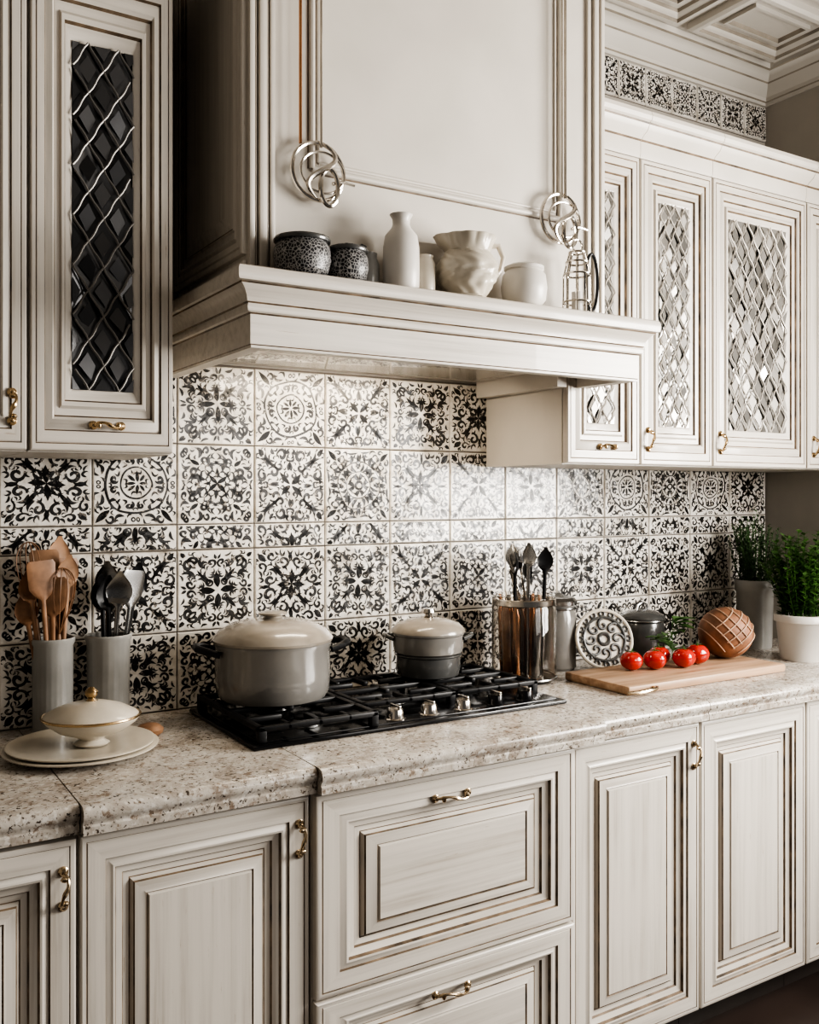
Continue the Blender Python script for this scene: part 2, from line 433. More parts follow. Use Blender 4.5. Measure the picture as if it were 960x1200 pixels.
bs=empty('backsplash_tiles')
mt=MB(); mk=MB()
T=.2075
cols=[.751+T*k for k in range(-6,12)]
rows=[(.92,1.115),(1.115,1.32),(1.385,1.589)]
mt.box(-.5,XR-.003,-.002,-.0003,.92,1.589,GROUT); mt.box(.544,1.788,-.002,-.0003,1.589,1.797,GROUT)
pat=[[1,4,2,5,1,4,5,2,1,4,2,5,3,4,1,2,5],[2,5,1,4,5,2,4,1,4,2,5,1,4,2,5,1,4],[0,3,0,3,1,0,5,2,3,1,2,4,3,0,3,0,1]]
for ri,(a,b_) in enumerate(rows):
    for ci in range(len(cols)-1): put_tile(mt,mk,cols[ci],cols[ci+1],a,b_,pat[ri][ci])
for q in range(6): put_tile(mt,mk,.544+T*q,.544+T*(q+1),1.589,1.793,[3,4,0,2,4,1][q])
for ci in range(len(cols)-1):
    put_tile(mt,mk,cols[ci],cols[ci+1],1.32,1.385,[2,4,5,1][ci%4],crop=random.choice((.18,-.18,.3)))
mt.build('tile_bodies',parent=bs); mk.build('tile_pattern',parent=bs)
fr=empty('frieze_tiles'); mt=MB(); mk=MB()
mt.box(1.76,XR-.003,-.002,-.0003,2.80,2.93,GROUT)
k=0;xx=XR-.003
while xx>1.8:
    put_tile(mt,mk,xx-.128,xx,2.80,2.93,[1,4,2,5][k%4]); xx-=.128;k+=1
mt.build('frieze_bodies',parent=fr); mk.build('frieze_pattern',parent=fr)
# ------------------------------------------------------------------ pulls
def pull(m,c,L=.09,vert=False,mat=BRASS):
    xf=Matrix.Translation(c)@(Matrix.Rotation(R(90),4,'Y') if vert else Matrix.Identity(4))
    pts=[];rs=[]
    for i in range(17):
        t=i/16*2-1; pts.append((t*L/2,-.004-.020*(1-t*t)**.6,-.005*math.sin(t*math.pi))); rs.append(.0028+.0022*math.exp(-(t*5)**2)+.0016*math.exp(-((abs(t)-.75)*8)**2))
    m.tube(pts,rs,mat,xf=xf)
    for s_ in(-1,1):
        x2=xf@Matrix.Translation((s_*L/2,0,0))@Matrix.Rotation(R(90),4,'X')
        m.lathe([(0,0),(.009,0),(.009,.003),(.006,.005),(.004,.009),(0,.01)],mat,segs=16,xf=x2)
        m.lathe([(0,-.008),(.004,-.005),(.0055,0),(.004,.005),(0,.008)],mat,c=(s_*L*.35,-.016,0),segs=12,xf=xf)
# ------------------------------------------------------------------ base cabinets
RB=[(.001,.002,0),(.004,0,0),(.011,0,0),(.0125,.002,1),(.014,0,0),(.046,0,0),(.048,.005,1),(.052,.004,0),(.060,.0,0),(.064,.001,0),(.067,.008,1),(.072,.010,0),(.080,.012,0),(.083,.017,1),(.094,.019,0),(.0965,.020,1),(.101,.012,0),(.1035,.009,1),(.120,.006,0),(.124,.004,0),(.1265,.0075,1),(.130,.0025,0)]
bx=[-.10,.377,.828,1.517,1.970,2.419,3.03]
YF=-.615
for i in range(6):
    a,b_=bx[i],bx[i+1]; yf=YF-(.018 if i==2 else 0)
    m=MB()
    m.box(a+.0005,b_-.0005,yf+.0205,-.012,.085,.868,PP)
    m.box(a+.001,b_-.001,yf+.075,-.02,.0,.085,TOEM)
    if i==2:
        m.door(a+.003,b_-.003,.448,.858,yf,RB,kx=1.15)
        m.door(a+.003,b_-.003,.095,.442,yf,RB,kx=1.15,kt=.85,kb=.85)
        pull(m,((a+b_)/2-.015,yf,.806),.085,mat=PEWTER); pull(m,((a+b_)/2-.015,yf,.383),.085,mat=PEWTER)
    else:
        m.door(a+.003,b_-.003,.095,.858,yf,RB,kx=.95,kt=1.0)
        if i in(0,1,3,5): pull(m,(b_-.026,yf,.775),.06,True,PEWTER)
    m.build('base_cabinet')
# ------------------------------------------------------------------ countertop
ct=empty('countertop')
def slab(x0,x1,yf,name):
    m=MB()
    zt,zb=.92,.869
    pr=[(-.010,zt),(yf+.018,zt),(yf+.008,zt-.002),(yf+.002,zt-.008),(yf,zt-.016),(yf+.002,zt-.024),(yf+.007,zt-.029),(yf+.008,zt-.034),(yf+.005,zt-.037),(yf+.005,zb),(-.010,zb)]
    n=len(pr); vs=[(x0,y,z) for y,z in pr]+[(x1,y,z) for y,z in pr]
    fs=[(k,(k+1)%n,n+(k+1)%n,n+k)[::-1] for k in range(n)]; fs+=[tuple(range(n)),tuple(range(2*n-1,n-1,-1))]
    m.add(vs,fs,GRAN); m.build(name,parent=ct,ang=40)
slab(-.12,.376,-.632,'slab_1'); slab(.3785,.826,-.65,'slab_2'); slab(.8285,1.583,-.668,'slab_3'); slab(1.5855,1.968,-.65,'slab_4'); slab(1.9705,XR-.002,-.65,'slab_5')
# ------------------------------------------------------------------ wall cabinets
RG=[(.001,.002,0),(.003,0,0),(.010,0,0),(.0115,.002,1),(.013,0,0),(.028,0,0),(.030,.005,1),(.034,.003,0),(.044,-.001,0),(.048,.003,0),(.0505,.009,1),(.060,.010,0),(.064,.004,0),(.070,.005,0),(.0725,.011,1),(.084,.015,0),(.088,.018,0)]
def lattice(m,x0,x1,z0,z1,y,nx,pane,lead,wav):
    w=(x1-x0)/nx; h=w*1.75; nz=max(1,round((z1-z0)/h)); h=(z1-z0)/nz
    def clipq(pts):
        out=pts
        for ax,lim,sg in((0,x0,1),(0,x1,-1),(1,z0,1),(1,z1,-1)):
            new=[]
            for i in range(len(out)):
                p,q=out[i],out[(i+1)%len(out)]
                dp,dq=(p[ax]-lim)*sg,(q[ax]-lim)*sg
                if dp>=0: new.append(p)
                if dp*dq<0:
                    t=dp/(dp-dq); new.append((p[0]+(q[0]-p[0])*t,p[1]+(q[1]-p[1])*t))
            out=new
            if len(out)<3: return None
        return out
    for i in range(-1,nx*2+2):
        for j in range(-1,nz*2+2):
            if (i+j)%2: continue
            cx=x0+i*w/2; cz=z0+j*h/2
            q=clipq([(cx-w/2,cz),(cx,cz-h/2),(cx+w/2,cz),(cx,cz+h/2)])
            if not q: continue
            a,b_=random.gauss(0,.09),random.gauss(0,.09)
            m.add([(p[0],y+max(-.006,min(.012,a*(p[0]-cx)+b_*(p[1]-cz))),p[1]) for p in q],[tuple(range(len(q)))],pane)
            a,b_=random.gauss(0,.13),random.gauss(0,.11); o=random.uniform(-.15,.15)*w
            q=clipq([(cx-w*.30,cz),(cx+o,cz-h*.30),(cx+w*.26,cz),(cx,cz+h*.27)])
            if q: m.add([(p[0],y-.006+max(-.006,min(.006,a*(p[0]-cx)+b_*(p[1]-cz))),p[1]) for p in q],[tuple(range(len(q)))],pane)
    H=z1-z0
    for k in range(-nz*2-2,nx*2+nz*2+2):
        for sg in(1,-1):
            run=[]; n=nz*10
            for i in range(n+1):
                z=z0+H*i/n; x=x0+w/2+k*w+sg*(z-z0)*w/h+wav*w*math.sin((z-z0)/h*4*math.pi)
                if x0<=x<=x1: run.append((x,y-.010,z))
                else:
                    if len(run)>1: m.tube(run,.0023,lead,segs=6)
                    run=[]
            if len(run)>1: m.tube(run,.0023,lead,segs=6)
def wallcab(x0,x1,z0,z1,yf,pane,nx,name='wall_cabinet',kt=1.25,kb=1.3,kx=1,handle=None,lead=LEAD,wav=.05):
    m=MB(); t=.018; yb=-.013
    cy=yf+.021
    m.box(x0,x0+t,cy,yb,z0,z1,PP); m.box(x1-t,x1,cy,yb,z0,z1,PP)
    m.box(x0+t,x1-t,cy,yb,z0,z0+t,PP); m.box(x0+t,x1-t,cy,yb,z1-t,z1,PP); m.box(x0+t,x1-t,yb-.008,yb,z0+t,z1-t,PP)
    m.door(x0+.002,x1-.002,z0+.002,z1-.002,yf,RG,center=False,kt=kt,kb=kb,kx=kx)
    i=.088
    gx0,gx1,gz0,gz1=x0+.002+i*kx,x1-.002-i*kx,z0+.002+i*kb,z1-.002-i*kt
    lattice(m,gx0,gx1,gz0,gz1,yf+.019,nx,pane,lead,wav)
    if handle:
        pull(m,(handle[0],yf,handle[1]),.055,handle[2],BRASS)
    return m.build(name)
ZB=1.545
wallcab(.337,.624,ZB,2.54,-.38,PANED,2,handle=(.485,1.600,False),kt=1.9,kb=1.42,kx=.92,lead=LEADD,wav=.03)
wallcab(.048,.335,ZB,2.54,-.38,PANED,2,handle=(.305,1.63,True),kt=1.9,kb=1.42,lead=LEADD,wav=.03)
wallcab(-.24,.046,ZB,2.54,-.38,PANED,2,kt=1.9,kb=1.42,lead=LEADD,wav=.03)
wallcab(1.712,1.989,ZB,2.43,-.38,PANEL,2,handle=(1.86,1.595,False))
wallcab(1.991,2.296,ZB,2.43,-.38,PANEL,3,handle=(2.02,1.62,True))
wallcab(2.298,2.755,ZB,2.43,-.38,PANEL,5,handle=(2.33,1.62,True))
wallcab(2.757,XR-.004,ZB,2.43,-.38,PANEL,2,handle=(2.79,1.62,True))
cr=[(-.012,2.431,0),(.0,2.431,0),(.003,2.445,0),(.003,2.478,0),(.008,2.482,1),(.012,2.488,0),(.03,2.50,0),(.038,2.515,0),(.040,2.520,1),(.046,2.524,0),(.050,2.535,0),(.046,2.548,0),(.038,2.552,0),(-.012,2.552,0)]
m=MB()
for a,b_ in((1.76,1.992),(1.9935,2.2985),(2.30,2.7545),(2.756,XR-.003)):
    m.sweep([(a,-.375),(b_,-.375)],cr,PP)
m.box(1.76,XR-.003,-.36,-.012,2.432,2.55,PP)
m.build('trim_3',ang=30)
m=MB(); m.sweep([(-.24,-.375),(.624,-.375),(.624,-.012)],[(o,z+.11,q) for o,z,q in cr],PP); m.box(-.24,.612,-.36,-.012,2.542,2.66,PP); m.build('trim_4',ang=30)
# ------------------------------------------------------------------ range hood
m=MB()
mp=[(0,1.752,0),(0,1.757,0),(.002,1.759,1),(.002,1.80,0),(.002,1.818,0),(.005,1.821,1),(.010,1.823,0),(.012,1.830,0),(.010,1.838,0),(.013,1.841,1),(.015,1.852,0),(.022,1.864,0),(.032,1.872,0),(.034,1.875,1),(.040,1.877,0),(.042,1.884,0),(.042,1.897,0),(.039,1.904,0),(.033,1.907,0),(-.02,1.907,0)]
m.sweep([(.715,-.014),(.715,-.578),(1.775,-.578),(1.775,-.384)],mp,PH)
m.box(.716,1.774,-.577,-.385,1.80,1.9062,PP); m.box(.716,1.706,-.3849,-.014,1.80,1.9062,PP)
m.box(.716,1.774,-.577,-.545,1.7525,1.80,PP); m.box(.716,.748,-.545,-.014,1.7525,1.80,PP)
m.box(1.742,1.774,-.545,-.385,1.7525,1.80,PP); m.box(1.674,1.706,-.385,-.014,1.7525,1.80,PP)
m.box(.80,1.60,-.50,-.10,1.792,1.7995,TAUPE,b=.002)
m.box(.751,1.755,-.47,-.385,1.907,3.0,PP); m.box(.752,1.706,-.385,-.014,1.907,3.0,PV)
for sg in(0,1):
    f=(lambda a:a) if sg==0 else (lambda a:2.506-a)
    for a,b_,d in((.752,.764,.012),(.767,.771,.006),(.774,.790,.014),(.793,.797,.006),(.800,.810,.010)):
        p,q=sorted((f(a),f(b_))); m.box(p,q,-.47-d,-.469,1.93,3.0,PV,b=.0018)
    for a in(.7640,.7710,.7900,.7970):
        p,q=sorted((f(a),f(a+.003))); m.box(p,q,-.4715,-.469,1.93,3.0,PG)
    p,q=sorted((f(.750),f(.812))); m.box(p,q,-.488,-.469,1.9075,1.93,PV,b=.002)
def bead(pa,pb,r): m.tube([pa,pb],r,PP,segs=10)
for xx in(.900,1.606):
    bead((xx,-.472,2.17),(xx,-.472,3.0),.007); 
    xo=xx+(.016 if xx<1.2 else -.016); bead((xo,-.471,2.186),(xo,-.471,3.0),.004)
    for o in(-.009,.009): m.box(xx+o-.0012,xx+o+.0012,-.4712,-.469,2.17,3.0,PG)
bead((.900,-.472,2.17),(1.606,-.472,2.17),.007); bead((.916,-.471,2.186),(1.59,-.471,2.186),.004)
m.box(.905,1.60,-.4715,-.469,2.1595,2.1625,PG)
xf=Matrix.Translation((.751,0,0))@Matrix.Rotation(R(-90),4,'Z')
RP=[(.001,.002,0),(.004,0,0),(.012,0,0),(.014,.003,1),(.017,0,0),(.03,0,0),(.034,.005,1),(.040,.0,0),(.046,.002,0),(.051,.009,1),(.062,.01,0),(.066,.006,0),(.071,.009,1),(.10,.002,0)]
m.door(.02,.468,1.965,3.0,-.012,RP,th=.0119,xf=xf)
m.box(.735,.7509,-.470,-.014,1.9075,1.934,PV,b=.003); m.box(.741,.7509,-.470,-.014,1.9345,1.952,PV,b=.003)
m.build('range_hood',ang=30)
# ------------------------------------------------------------------ hanging ornaments
def ornament(x,z,rods):
    m=MB()
    m.ring((0,0,.004),.062,.0048,CHROME,'Y'); m.ring((.006,-.010,0),.052,.003,CHROME,'Y',sy=.85)
    # open S hook looping through the ring and a long teardrop link
    pts=[]
    for i in range(25):
        t=i/24; pts.append((.026*math.sin(t*2*math.pi)+.012*(1-2*t),-.014-.008*math.sin(math.pi*t),.060-.118*t))
    m.tube(pts,[.003+.0035*math.sin(math.pi*i/24) for i in range(25)],CHROME)
    m.ring((.020,-.014,-.030),.021,.0055,CHROME,'Y',sy=1.9)
    m.tube([(.03,-.01,-.02),(.055,-.01,-.012),(.085,-.008,-.014)],[.004,.0035,.003],CHROME)
    for dx in rods: m.tube([(dx,-.006,.055),(dx,-.006,.83)],.0035,CHROME if dx>-.03 else COPPER)
    return m.build('hanging_ornament',loc=(x,-.492,z))
ornament(.905,2.155,[-.045,.004]); ornament(1.59,2.16,[0.0,.012])
# ------------------------------------------------------------------ mantel shelf items
ZS=1.908
def wbowl(x,y,r,h):
    m=MB()
    m.lathe([(0,0),(r*.6,0),(r*.9,h*.15),(r,h*.4),(r*.97,h*.66),(r*.85,h*.78)],WEAVE)
    m.lathe([(r*.85,h*.78),(r*.98,h*.79),(r*1.0,h*.83),(r*.96,h*.88),(r*.8,h*.89),(r*.78,h*.82)],CERGD)
    m.lathe([(r*.78,h*.85),(r*.7,h*.93),(r*.3,h*.97),(r*.10,h*.98),(r*.10,h*1.02),(0,h*1.03)],WEAVE)
    m.tube([(r*.5,0,h*.93),(r*.8,0,h*1.02),(r*1.0,0,h*.98)],.004,BLACK)
    m.build('patterned_bowl',loc=(x,y,ZS))
wbowl(.842,-.545,.060,.096); wbowl(.950,-.54,.046,.090)
m=MB(); m.lathe([(0,0),(.036,0),(.040,.006),(.041,.05),(.040,.10),(.036,.125),(.022,.142),(.019,.150),(.020,.162),(.026,.172),(.022,.172),(.015,.158),(0,.15)],WHITE); m.build('ceramic_vase',loc=(1.083,-.545,ZS))
m=MB(); m.lathe([(0,0),(.022,0),(.026,.01),(.026,.06),(.02,.075),(.021,.085),(.016,.085),(.014,.07),(0,.07)],CERC); m.build('small_ceramic_jar',loc=(1.018,-.51,ZS))
m=MB(); m.lathe([(0,0),(.022,0),(.024,.01),(.024,.075),(.018,.088),(.02,.094),(0,.096)],CREAM); m.build('small_ceramic_jar',loc=(1.155,-.53,ZS))
m=MB()
def rf(a,z,r): 
    e=.003*(math.sin(a*8+5*math.sin(z*60))*math.sin(z*140+a*2)) if z<.115 else 0
    if z>.125: e+=.004*abs(math.sin(a*6))+ (.014*math.exp(-((a-math.pi)**2)*6))
    return r+e
P=[(0,0),(.04,0),(.046,.006),(.042,.012)]+[(.042+.030*math.sin(math.pi*t/24*.9),.012+.10*t/24) for t in range(1,25)]+[(.055,.118),(.056,.13),(.062,.142),(.065,.146),(.058,.145),(.048,.13),(.045,.11),(0,.10)]
m.lathe(P,CREAM,segs=112,rf=rf)
m.tube([(.055,0,.132),(.078,0,.134),(.090,0,.108),(.083,0,.078),(.066,0,.055)],[.006,.007,.006,.005,.005],CREAM,segs=12)
m.build('ornate_pitcher',loc=(1.262,-.545,ZS),rot=(0,0,R(-15)))
m=MB(); m.lathe([(0,0),(.035,0),(.052,.02),(.056,.05),(.052,.080),(.044,.090),(.048,.093),(.048,.100),(.035,.106),(.01,.108),(0,.108)],WHITE); m.build('lidded_sugar_bowl',loc=(1.43,-.545,ZS))
m=MB()
for z,r in((.0,.035),(.03,.035),(.10,.033),(.13,.028),(.155,.02)): m.ring((0,0,z+.004),r,.0028,CHROME)
for k in range(8):
    a=k*math.pi/4; m.tube([(.035*math.cos(a),.035*math.sin(a),.004),(.034*math.cos(a),.034*math.sin(a),.1),(.02*math.cos(a),.02*math.sin(a),.157)],.0022,CHROME)
m.lathe([(0,0),(.034,0),(.034,.004),(0,.004)],CHROME,segs=24); m.ring((0,0,.176),.016,.0025,CHROME,'Y')
m.lathe([(0,.004),(.014,.004),(.014,.06),(0,.062)],WHITE,segs=20)
m.ring((.048,0,.09),.045,.004,BLACK,'Y',sx=.45,sy=1.6)
m.build('wire_lantern',loc=(1.60,-.545,ZS))
# ------------------------------------------------------------------ cooktop
ZC=.9205
m=MB(); hx0,hx1,hy0,hy1=.765,1.63,-.475,-.055
m.box(hx0,hx1,hy0,hy1,ZC,ZC+.010,BLACKG,b=.004); m.box(hx0+.02,hx1-.02,hy0+.02,hy1-.015,ZC+.009,ZC+.013,BLACKG,b=.002)
def burner(x,y,r):
    m.lathe([(r*1.15,.013),(r*1.1,.018),(r*.9,.019),(r*.88,.026),(r*.8,.028),(0,.028)],STEEL,c=(x,y,ZC),segs=32)
    m.lathe([(r*.72,.028),(r*.7,.034),(r*.5,.036),(0,.036)],BLACK,c=(x,y,ZC),segs=32)
gx=[(.78,1.075),(1.08,1.35),(1.355,1.615)]
bpos=[(.935,-.165,.045),(.935,-.36,.035),(1.22,-.24,.055),(1.42,-.165,.04),(1.485,-.32,.032)]
for b_ in bpos: burner(*b_)
gt=ZC+.046
def bar(x0,x1,y0,y1,z0=gt-.013,z1=gt): m.box(x0,x1,y0,y1,z0,z1,BLACK,b=.0035)
for gi,(a,b_) in enumerate(gx):
    y0=-.462 if gi==0 else -.375
    y1=-.07
    bar(a,b_,y0,y0+.017); bar(a,b_,y1-.017,y1); bar(a,a+.016,y0,y1); bar(b_-.016,b_,y0,y1)
    mx=(a+b_)/2; bar(a,b_,(y0+y1)/2-.008,(y0+y1)/2+.008)
    for yy_ in ([y0+(y1-y0)*.25,y0+(y1-y0)*.75]):
        bar(a,a+.095,yy_-.007,yy_+.007); bar(b_-.095,b_,yy_-.007,yy_+.007)
    for qx in(.25,.75):
        cx=a+(b_-a)*qx; bar(cx-.006,cx+.006,y0,y0+.05); bar(cx-.006,cx+.006,y1-.05,y1)
    bar(mx-.007,mx+.007,y0,y0+.08); bar(mx-.007,mx+.007,y1-.08,y1); bar(mx-.007,mx+.007,(y0+y1)/2-.04,(y0+y1)/2+.04)
    for fx in(a,b_-.02):
        for fy in(y0,y1-.02): bar(fx,fx+.02,fy,fy+.02,ZC+.010,gt-.004)
for kx in(1.14,1.235,1.335,1.435,1.53):
    m.lathe([(.026,.010),(.026,.014),(.021,.016),(.019,.034),(.017,.038),(0,.039)],BLACKG if kx>1.4 else CHROME,c=(kx,-.425,ZC),segs=28)
    m.box(kx-.003,kx+.003,-.447,-.405,ZC+.036,ZC+.046,CHROME,b=.0015)
m.build('gas_cooktop')
ZP=gt+.0005
m=MB()
m.lathe([(0,0),(.112,0),(.128,.006),(.136,.02),(.139,.06),(.139,.125),(.142,.132),(.142,.139),(.134,.142)],CERG,segs=64)
m.lathe([(.144,.140),(.146,.146),(.143,.151),(.130,.166),(.100,.182),(.06,.190),(.03,.192)],TAUPE,segs=64)
m.lathe([(.03,.191),(.022,.196),(.022,.199),(.034,.203),(.035,.207),(.02,.211),(0,.212)],TAUPE,segs=32)
for sg in(-1,1):
    m.tube([(sg*.134,-.050,.118),(sg*.162,-.045,.126),(sg*.182,-.02,.130),(sg*.182,.02,.130),(sg*.162,.045,.126),(sg*.134,.050,.118)],[.008,.009,.0095,.0095,.009,.008],BLACK,segs=10)
m.build('stock_pot',loc=(.925,-.205,ZP),rot=(0,0,R(-12)))
m=MB()
m.lathe([(0,0),(.07,0),(.083,.008),(.088,.03),(.086,.058),(.092,.062),(.092,.066)],CERGD,segs=56)
m.lathe([(.088,.066),(.093,.07),(.096,.09),(.096,.115),(.099,.118),(.099,.123),(.09,.125)],CERG,segs=56)
m.lathe([(.100,.123),(.099,.130),(.085,.145),(.05,.157),(.02,.161)],TAUPE,segs=56)
m.lathe([(.02,.159),(.01,.165),(.01,.170),(.02,.175),(.018,.184),(0,.187)],CHROME,segs=24)
for sg in(-1,1):
    m.tube([(sg*.094,-.028,.106),(sg*.112,-.02,.112),(sg*.118,0,.114),(sg*.112,.02,.112),(sg*.094,.028,.106)],.006,CERGD,segs=10)
m.build('casserole_pot',loc=(1.392,-.180,ZP),rot=(0,0,R(-30)))
# ------------------------------------------------------------------ utensils
def place(base,lean,az,spin=0):
    return Matrix.Translation(base)@Matrix.Rotation(az,4,'Z')@Matrix.Rotation(lean,4,'Y')@Matrix.Rotation(spin,4,'Z')
def spoon(m,xf,L,mat,hw=.026,hl=.075,conc=-.5):
    s=[(0,.0055,.0055,0,1),(L*.5,.005,.005,0,1),(L-hl,.0055,.005,0,1)]
    for i in range(1,9):
        t=i/8; w=max(.002,hw*math.sin(math.pi*(.12+.88*t)**1.0)) if t<1 else .003
        s.append((L-hl+hl*t,w if t<1 else .004,.008*math.sin(math.pi*min(.95,.2+.7*t)),.004*math.sin(math.pi*t),conc if .2<t<.95 else 1))
    m.loft(s,mat,xf=xf)
def spatula(m,xf,L,mat,w=.03,hl=.09):
    m.loft([(0,.005,.005,0,1),(L*.5,.005,.005,0,1),(L-hl,.006,.004,0,1),(L-hl*.85,w*.7,.003,0,1),(L-hl*.7,w,.0025,0,1),(L-hl*.1,w*1.08,.002,0,1),(L,w*.9,.0015,0,1)],mat,xf=xf)
def whisk(m,xf,L,mat):
    m.loft([(0,.007,.007,0,1),(L*.55,.006,.006,0,1),(L*.58,.004,.004,0,1)],WOODL if mat is WOOD else mat,xf=xf)
    for k in range(6):
        a=k*math.pi/6
        pts=[]
        for i in range(17):
            t=i/16; r=.030*math.sin(math.pi*2*t) ; z=L*.57+ (L*.43)*math.sin(math.pi*t)
            pts.append((r*math.cos(a),r*math.sin(a),z))
        m.tube(pts,.0012,mat,segs=5,xf=xf)
def fork(m,xf,L,mat):
    m.loft([(0,.005,.004,0,1),(L*.6,.004,.003,0,1),(L-.07,.004,.002,0,1),(L-.055,.011,.002,0,1),(L-.045,.012,.0015,0,1)],mat,xf=xf)
    for dx in(-.009,-.003,.003,.009): m.tube([(dx,0,L-.046),(dx,-.002,L-.02),(dx,.001,L)],.0014,mat,segs=5,xf=xf)
def crock(name,loc,r,h):
    m=MB()
    m.lathe([(0,0),(r*.92,0),(r*.96,.004),(r*.95,h*.3),(r*.98,h*.92),(r*1.05,h*.95),(r*1.06,h*.985),(r*1.0,h),(r*.93,h*.99),(r*.9,h*.9),(r*.86,.012),(0,.012)],CERC,segs=96,rf=lambda a,z,q:q*(1+.008*math.cos(a*24)) if z<h*.9 else q)
    m.build(name,loc=loc); 
crock('utensil_crock',(.440,-.075,.9205),.046,.215); crock('utensil_crock',(.562,-.085,.9205),.05,.215)
m=MB()
for i,(dx,dy,ln,az,L,kind) in enumerate([(-.01,.0,.14,200,.36,0),(.0,.01,.02,90,.39,0),(.01,.0,.06,30,.38,1),(-.01,.01,.10,160,.42,2),(.008,-.01,.07,-20,.39,0),(0,-.01,.06,250,.34,1),(-.012,0,.18,190,.31,0),(.006,.01,.03,10,.43,0),(-.004,-.012,.1,220,.38,1),(.006,.0,.07,-5,.35,0),(0,.0,.05,150,.40,1),(.004,.0,.07,-60,.36,2)]):
    xf=place((dx,dy,.015),ln,R(az),R(-az+random.uniform(-25,25)))
    [spoon,spatula,whisk][kind](m,xf,L,[WOOD,WOODL,WOOD][i%3] if kind<2 else WOOD)
m.build('wooden_utensils',loc=(.440,-.075,.9205))
m=MB()
for i,(dx,dy,ln,az,L,kind) in enumerate([(-.006,0,.03,190,.34,0),(0,0,.03,90,.37,0),(.012,0,.14,-10,.35,1),(.01,.01,.08,40,.33,0),(.0,-.01,.05,250,.34,0),(.0,-.01,.1,-60,.35,0),(.01,0,.18,5,.37,0)]):
    xf=place((dx,dy,.015),ln,R(az),R(-az+random.uniform(-30,30)))
    if kind==0: spoon(m,xf,L,[BLACK,STEEL][i%2],.030,.085)
    else: spatula(m,xf,L,STEEL)
m.build('kitchen_utensils',loc=(.562,-.085,.9205))
m=MB(); r,h=.094,.25
m.lathe([(0,0),(r*.9,0),(r,.01),(r,h*.86),(r*.93,h*.92),(r*.95,h*.94),(r*.95,h),(r*.90,h),(r*.89,h*.93),(r*.955,h*.85),(r*.955,.014),(0,.012)],GLASS,segs=56)
m.lathe([(r*.965,h*.88),(r*.99,h*.89),(r*.99,h*.95),(r*.965,h*.96),(r*.958,h*.92),(r*.965,h*.88)],CHROME,segs=56); m.ring((0,0,.012),r*1.0,.0035,STEEL)
jar_y=-.17
m.build('glass_utensil_jar',loc=(1.732,jar_y,.9205))
m=MB()
for i in range(17):
    a=i*2.4; rr=.066*math.sqrt((i+.5)/17)
    cop=(i%3!=1)
    L=[.215,.36,.23][i%3]
    xf=place((rr*math.cos(a),rr*math.sin(a),.018),.02+.015*(i%4),a,R(random.uniform(-60,60)))
    if cop: m.loft([(0,.010,.010,0,1),(.01,.0125,.0125,0,1),(.175,.0115,.0115,0,1),(.195,.006,.006,0,1),(L,.004,.004,0,1)],[COPPER,WOODL,COPPER,STEEL][i%4],xf=xf)
    else: spoon(m,xf,L+random.uniform(-.03,.03),[BLACK,STEEL,CERGD][i%3 if i%2 else 0],.024,.07)
for az,ln,L,fk in((150,.30,.36,1),(170,.36,.32,0),(190,.26,.38,1),(130,.32,.34,0)):
    xf=place((.055*math.cos(R(az+180)),.04*math.sin(R(az+180)),.02),ln*.9,R(az),R(90))
    if fk: fork(m,xf,L,CHROME)
    else: spoon(m,xf,L,CHROME,.014,.06)
m.build('serving_utensils',loc=(1.732,jar_y,.9205))
m=MB(); m.lathe([(0,0),(.05,0),(.056,.008),(.057,.16),(.05,.185),(.052,.19),(.052,.2),(0,.2)],CERG,segs=40)
m.lathe([(.058,.2),(.06,.212),(.05,.222),(.02,.226),(.01,.235),(0,.238)],STEEL,segs=40); m.ring((0,0,.19),.056,.0035,STEEL)
m.build('storage_jar',loc=(1.935,-.085,.9205))
m=MB(); r=.092
m.lathe([(0,.0),(r*.97,.0),(r,.004),(r*.97,.008),(0,.008)],CREAM,segs=56)
m.ring((0,0,.009),r*.96,.006,CREAM); m.ring((0,0,.010),r*.72,.005,CERGD); m.ring((0,0,.010),r*.18,.006,CERGD)
for k in range(8):
    a=k*math.pi/4
    pts=[((r*.46+r*.22*(1-t)*math.cos(t*7))*math.cos(a)-(r*.2*(1-t)*math.sin(t*7))*math.sin(a),(r*.46+r*.22*(1-t)*math.cos(t*7))*math.sin(a)+(r*.2*(1-t)*math.sin(t*7))*math.cos(a),.011) for t in [i/18 for i in range(17)]]
    m.tube(pts,.0042,CERGD,segs=6)
    m.ring((r*.84*math.cos(a+.39),r*.84*math.sin(a+.39),.010),r*.08,.0035,CERGD)
    m.ring((r*.84*math.cos(a),r*.84*math.sin(a),.010),r*.08,.0035,CERGD)
m.build('ornate_trivet',loc=(2.035,-.180,.9205+.0945),rot=(R(74),0,R(-22)))
m=MB(); m.lathe([(0,0),(.062,0),(.070,.006),(.073,.03),(.073,.10),(.068,.125),(.064,.13)],CERGD,segs=48)
m.lathe([(.074,.130),(.075,.138),(.070,.146),(.045,.158),(.02,.163),(.01,.166)],CERGD,segs=48)
m.tube([(-.028,0,.156),(-.02,0,.178),(0,0,.186),(.02,0,.178),(.028,0,.156)],.004,STEEL); m.ring((0,0,.130),.073,.003,STEEL)
m.build('lidded_canister',loc=(2.285,-.1,.9205))
m=MB()
def plate(z,r): m.lathe([(0,z),(r*.55,z),(r*.62,z+.002),(r,z+.014),(r*1.01,z+.017),(r*.985,z+.018),(r*.62,z+.007),(0,z+.006)],CREAM,segs=72)
plate(0,.155); plate(.007,.147); m.build('plate_stack',loc=(.455,-.29,.9205))
m=MB()
m.lathe([(0,0),(.03,0),(.034,.004),(.022,.012),(.03,.018),(.062,.030),(.084,.048),(.090,.056),(.088,.060)],CREAM,segs=56,rf=lambda a,z,r:r*(1+.10*abs(math.cos(a))**3))
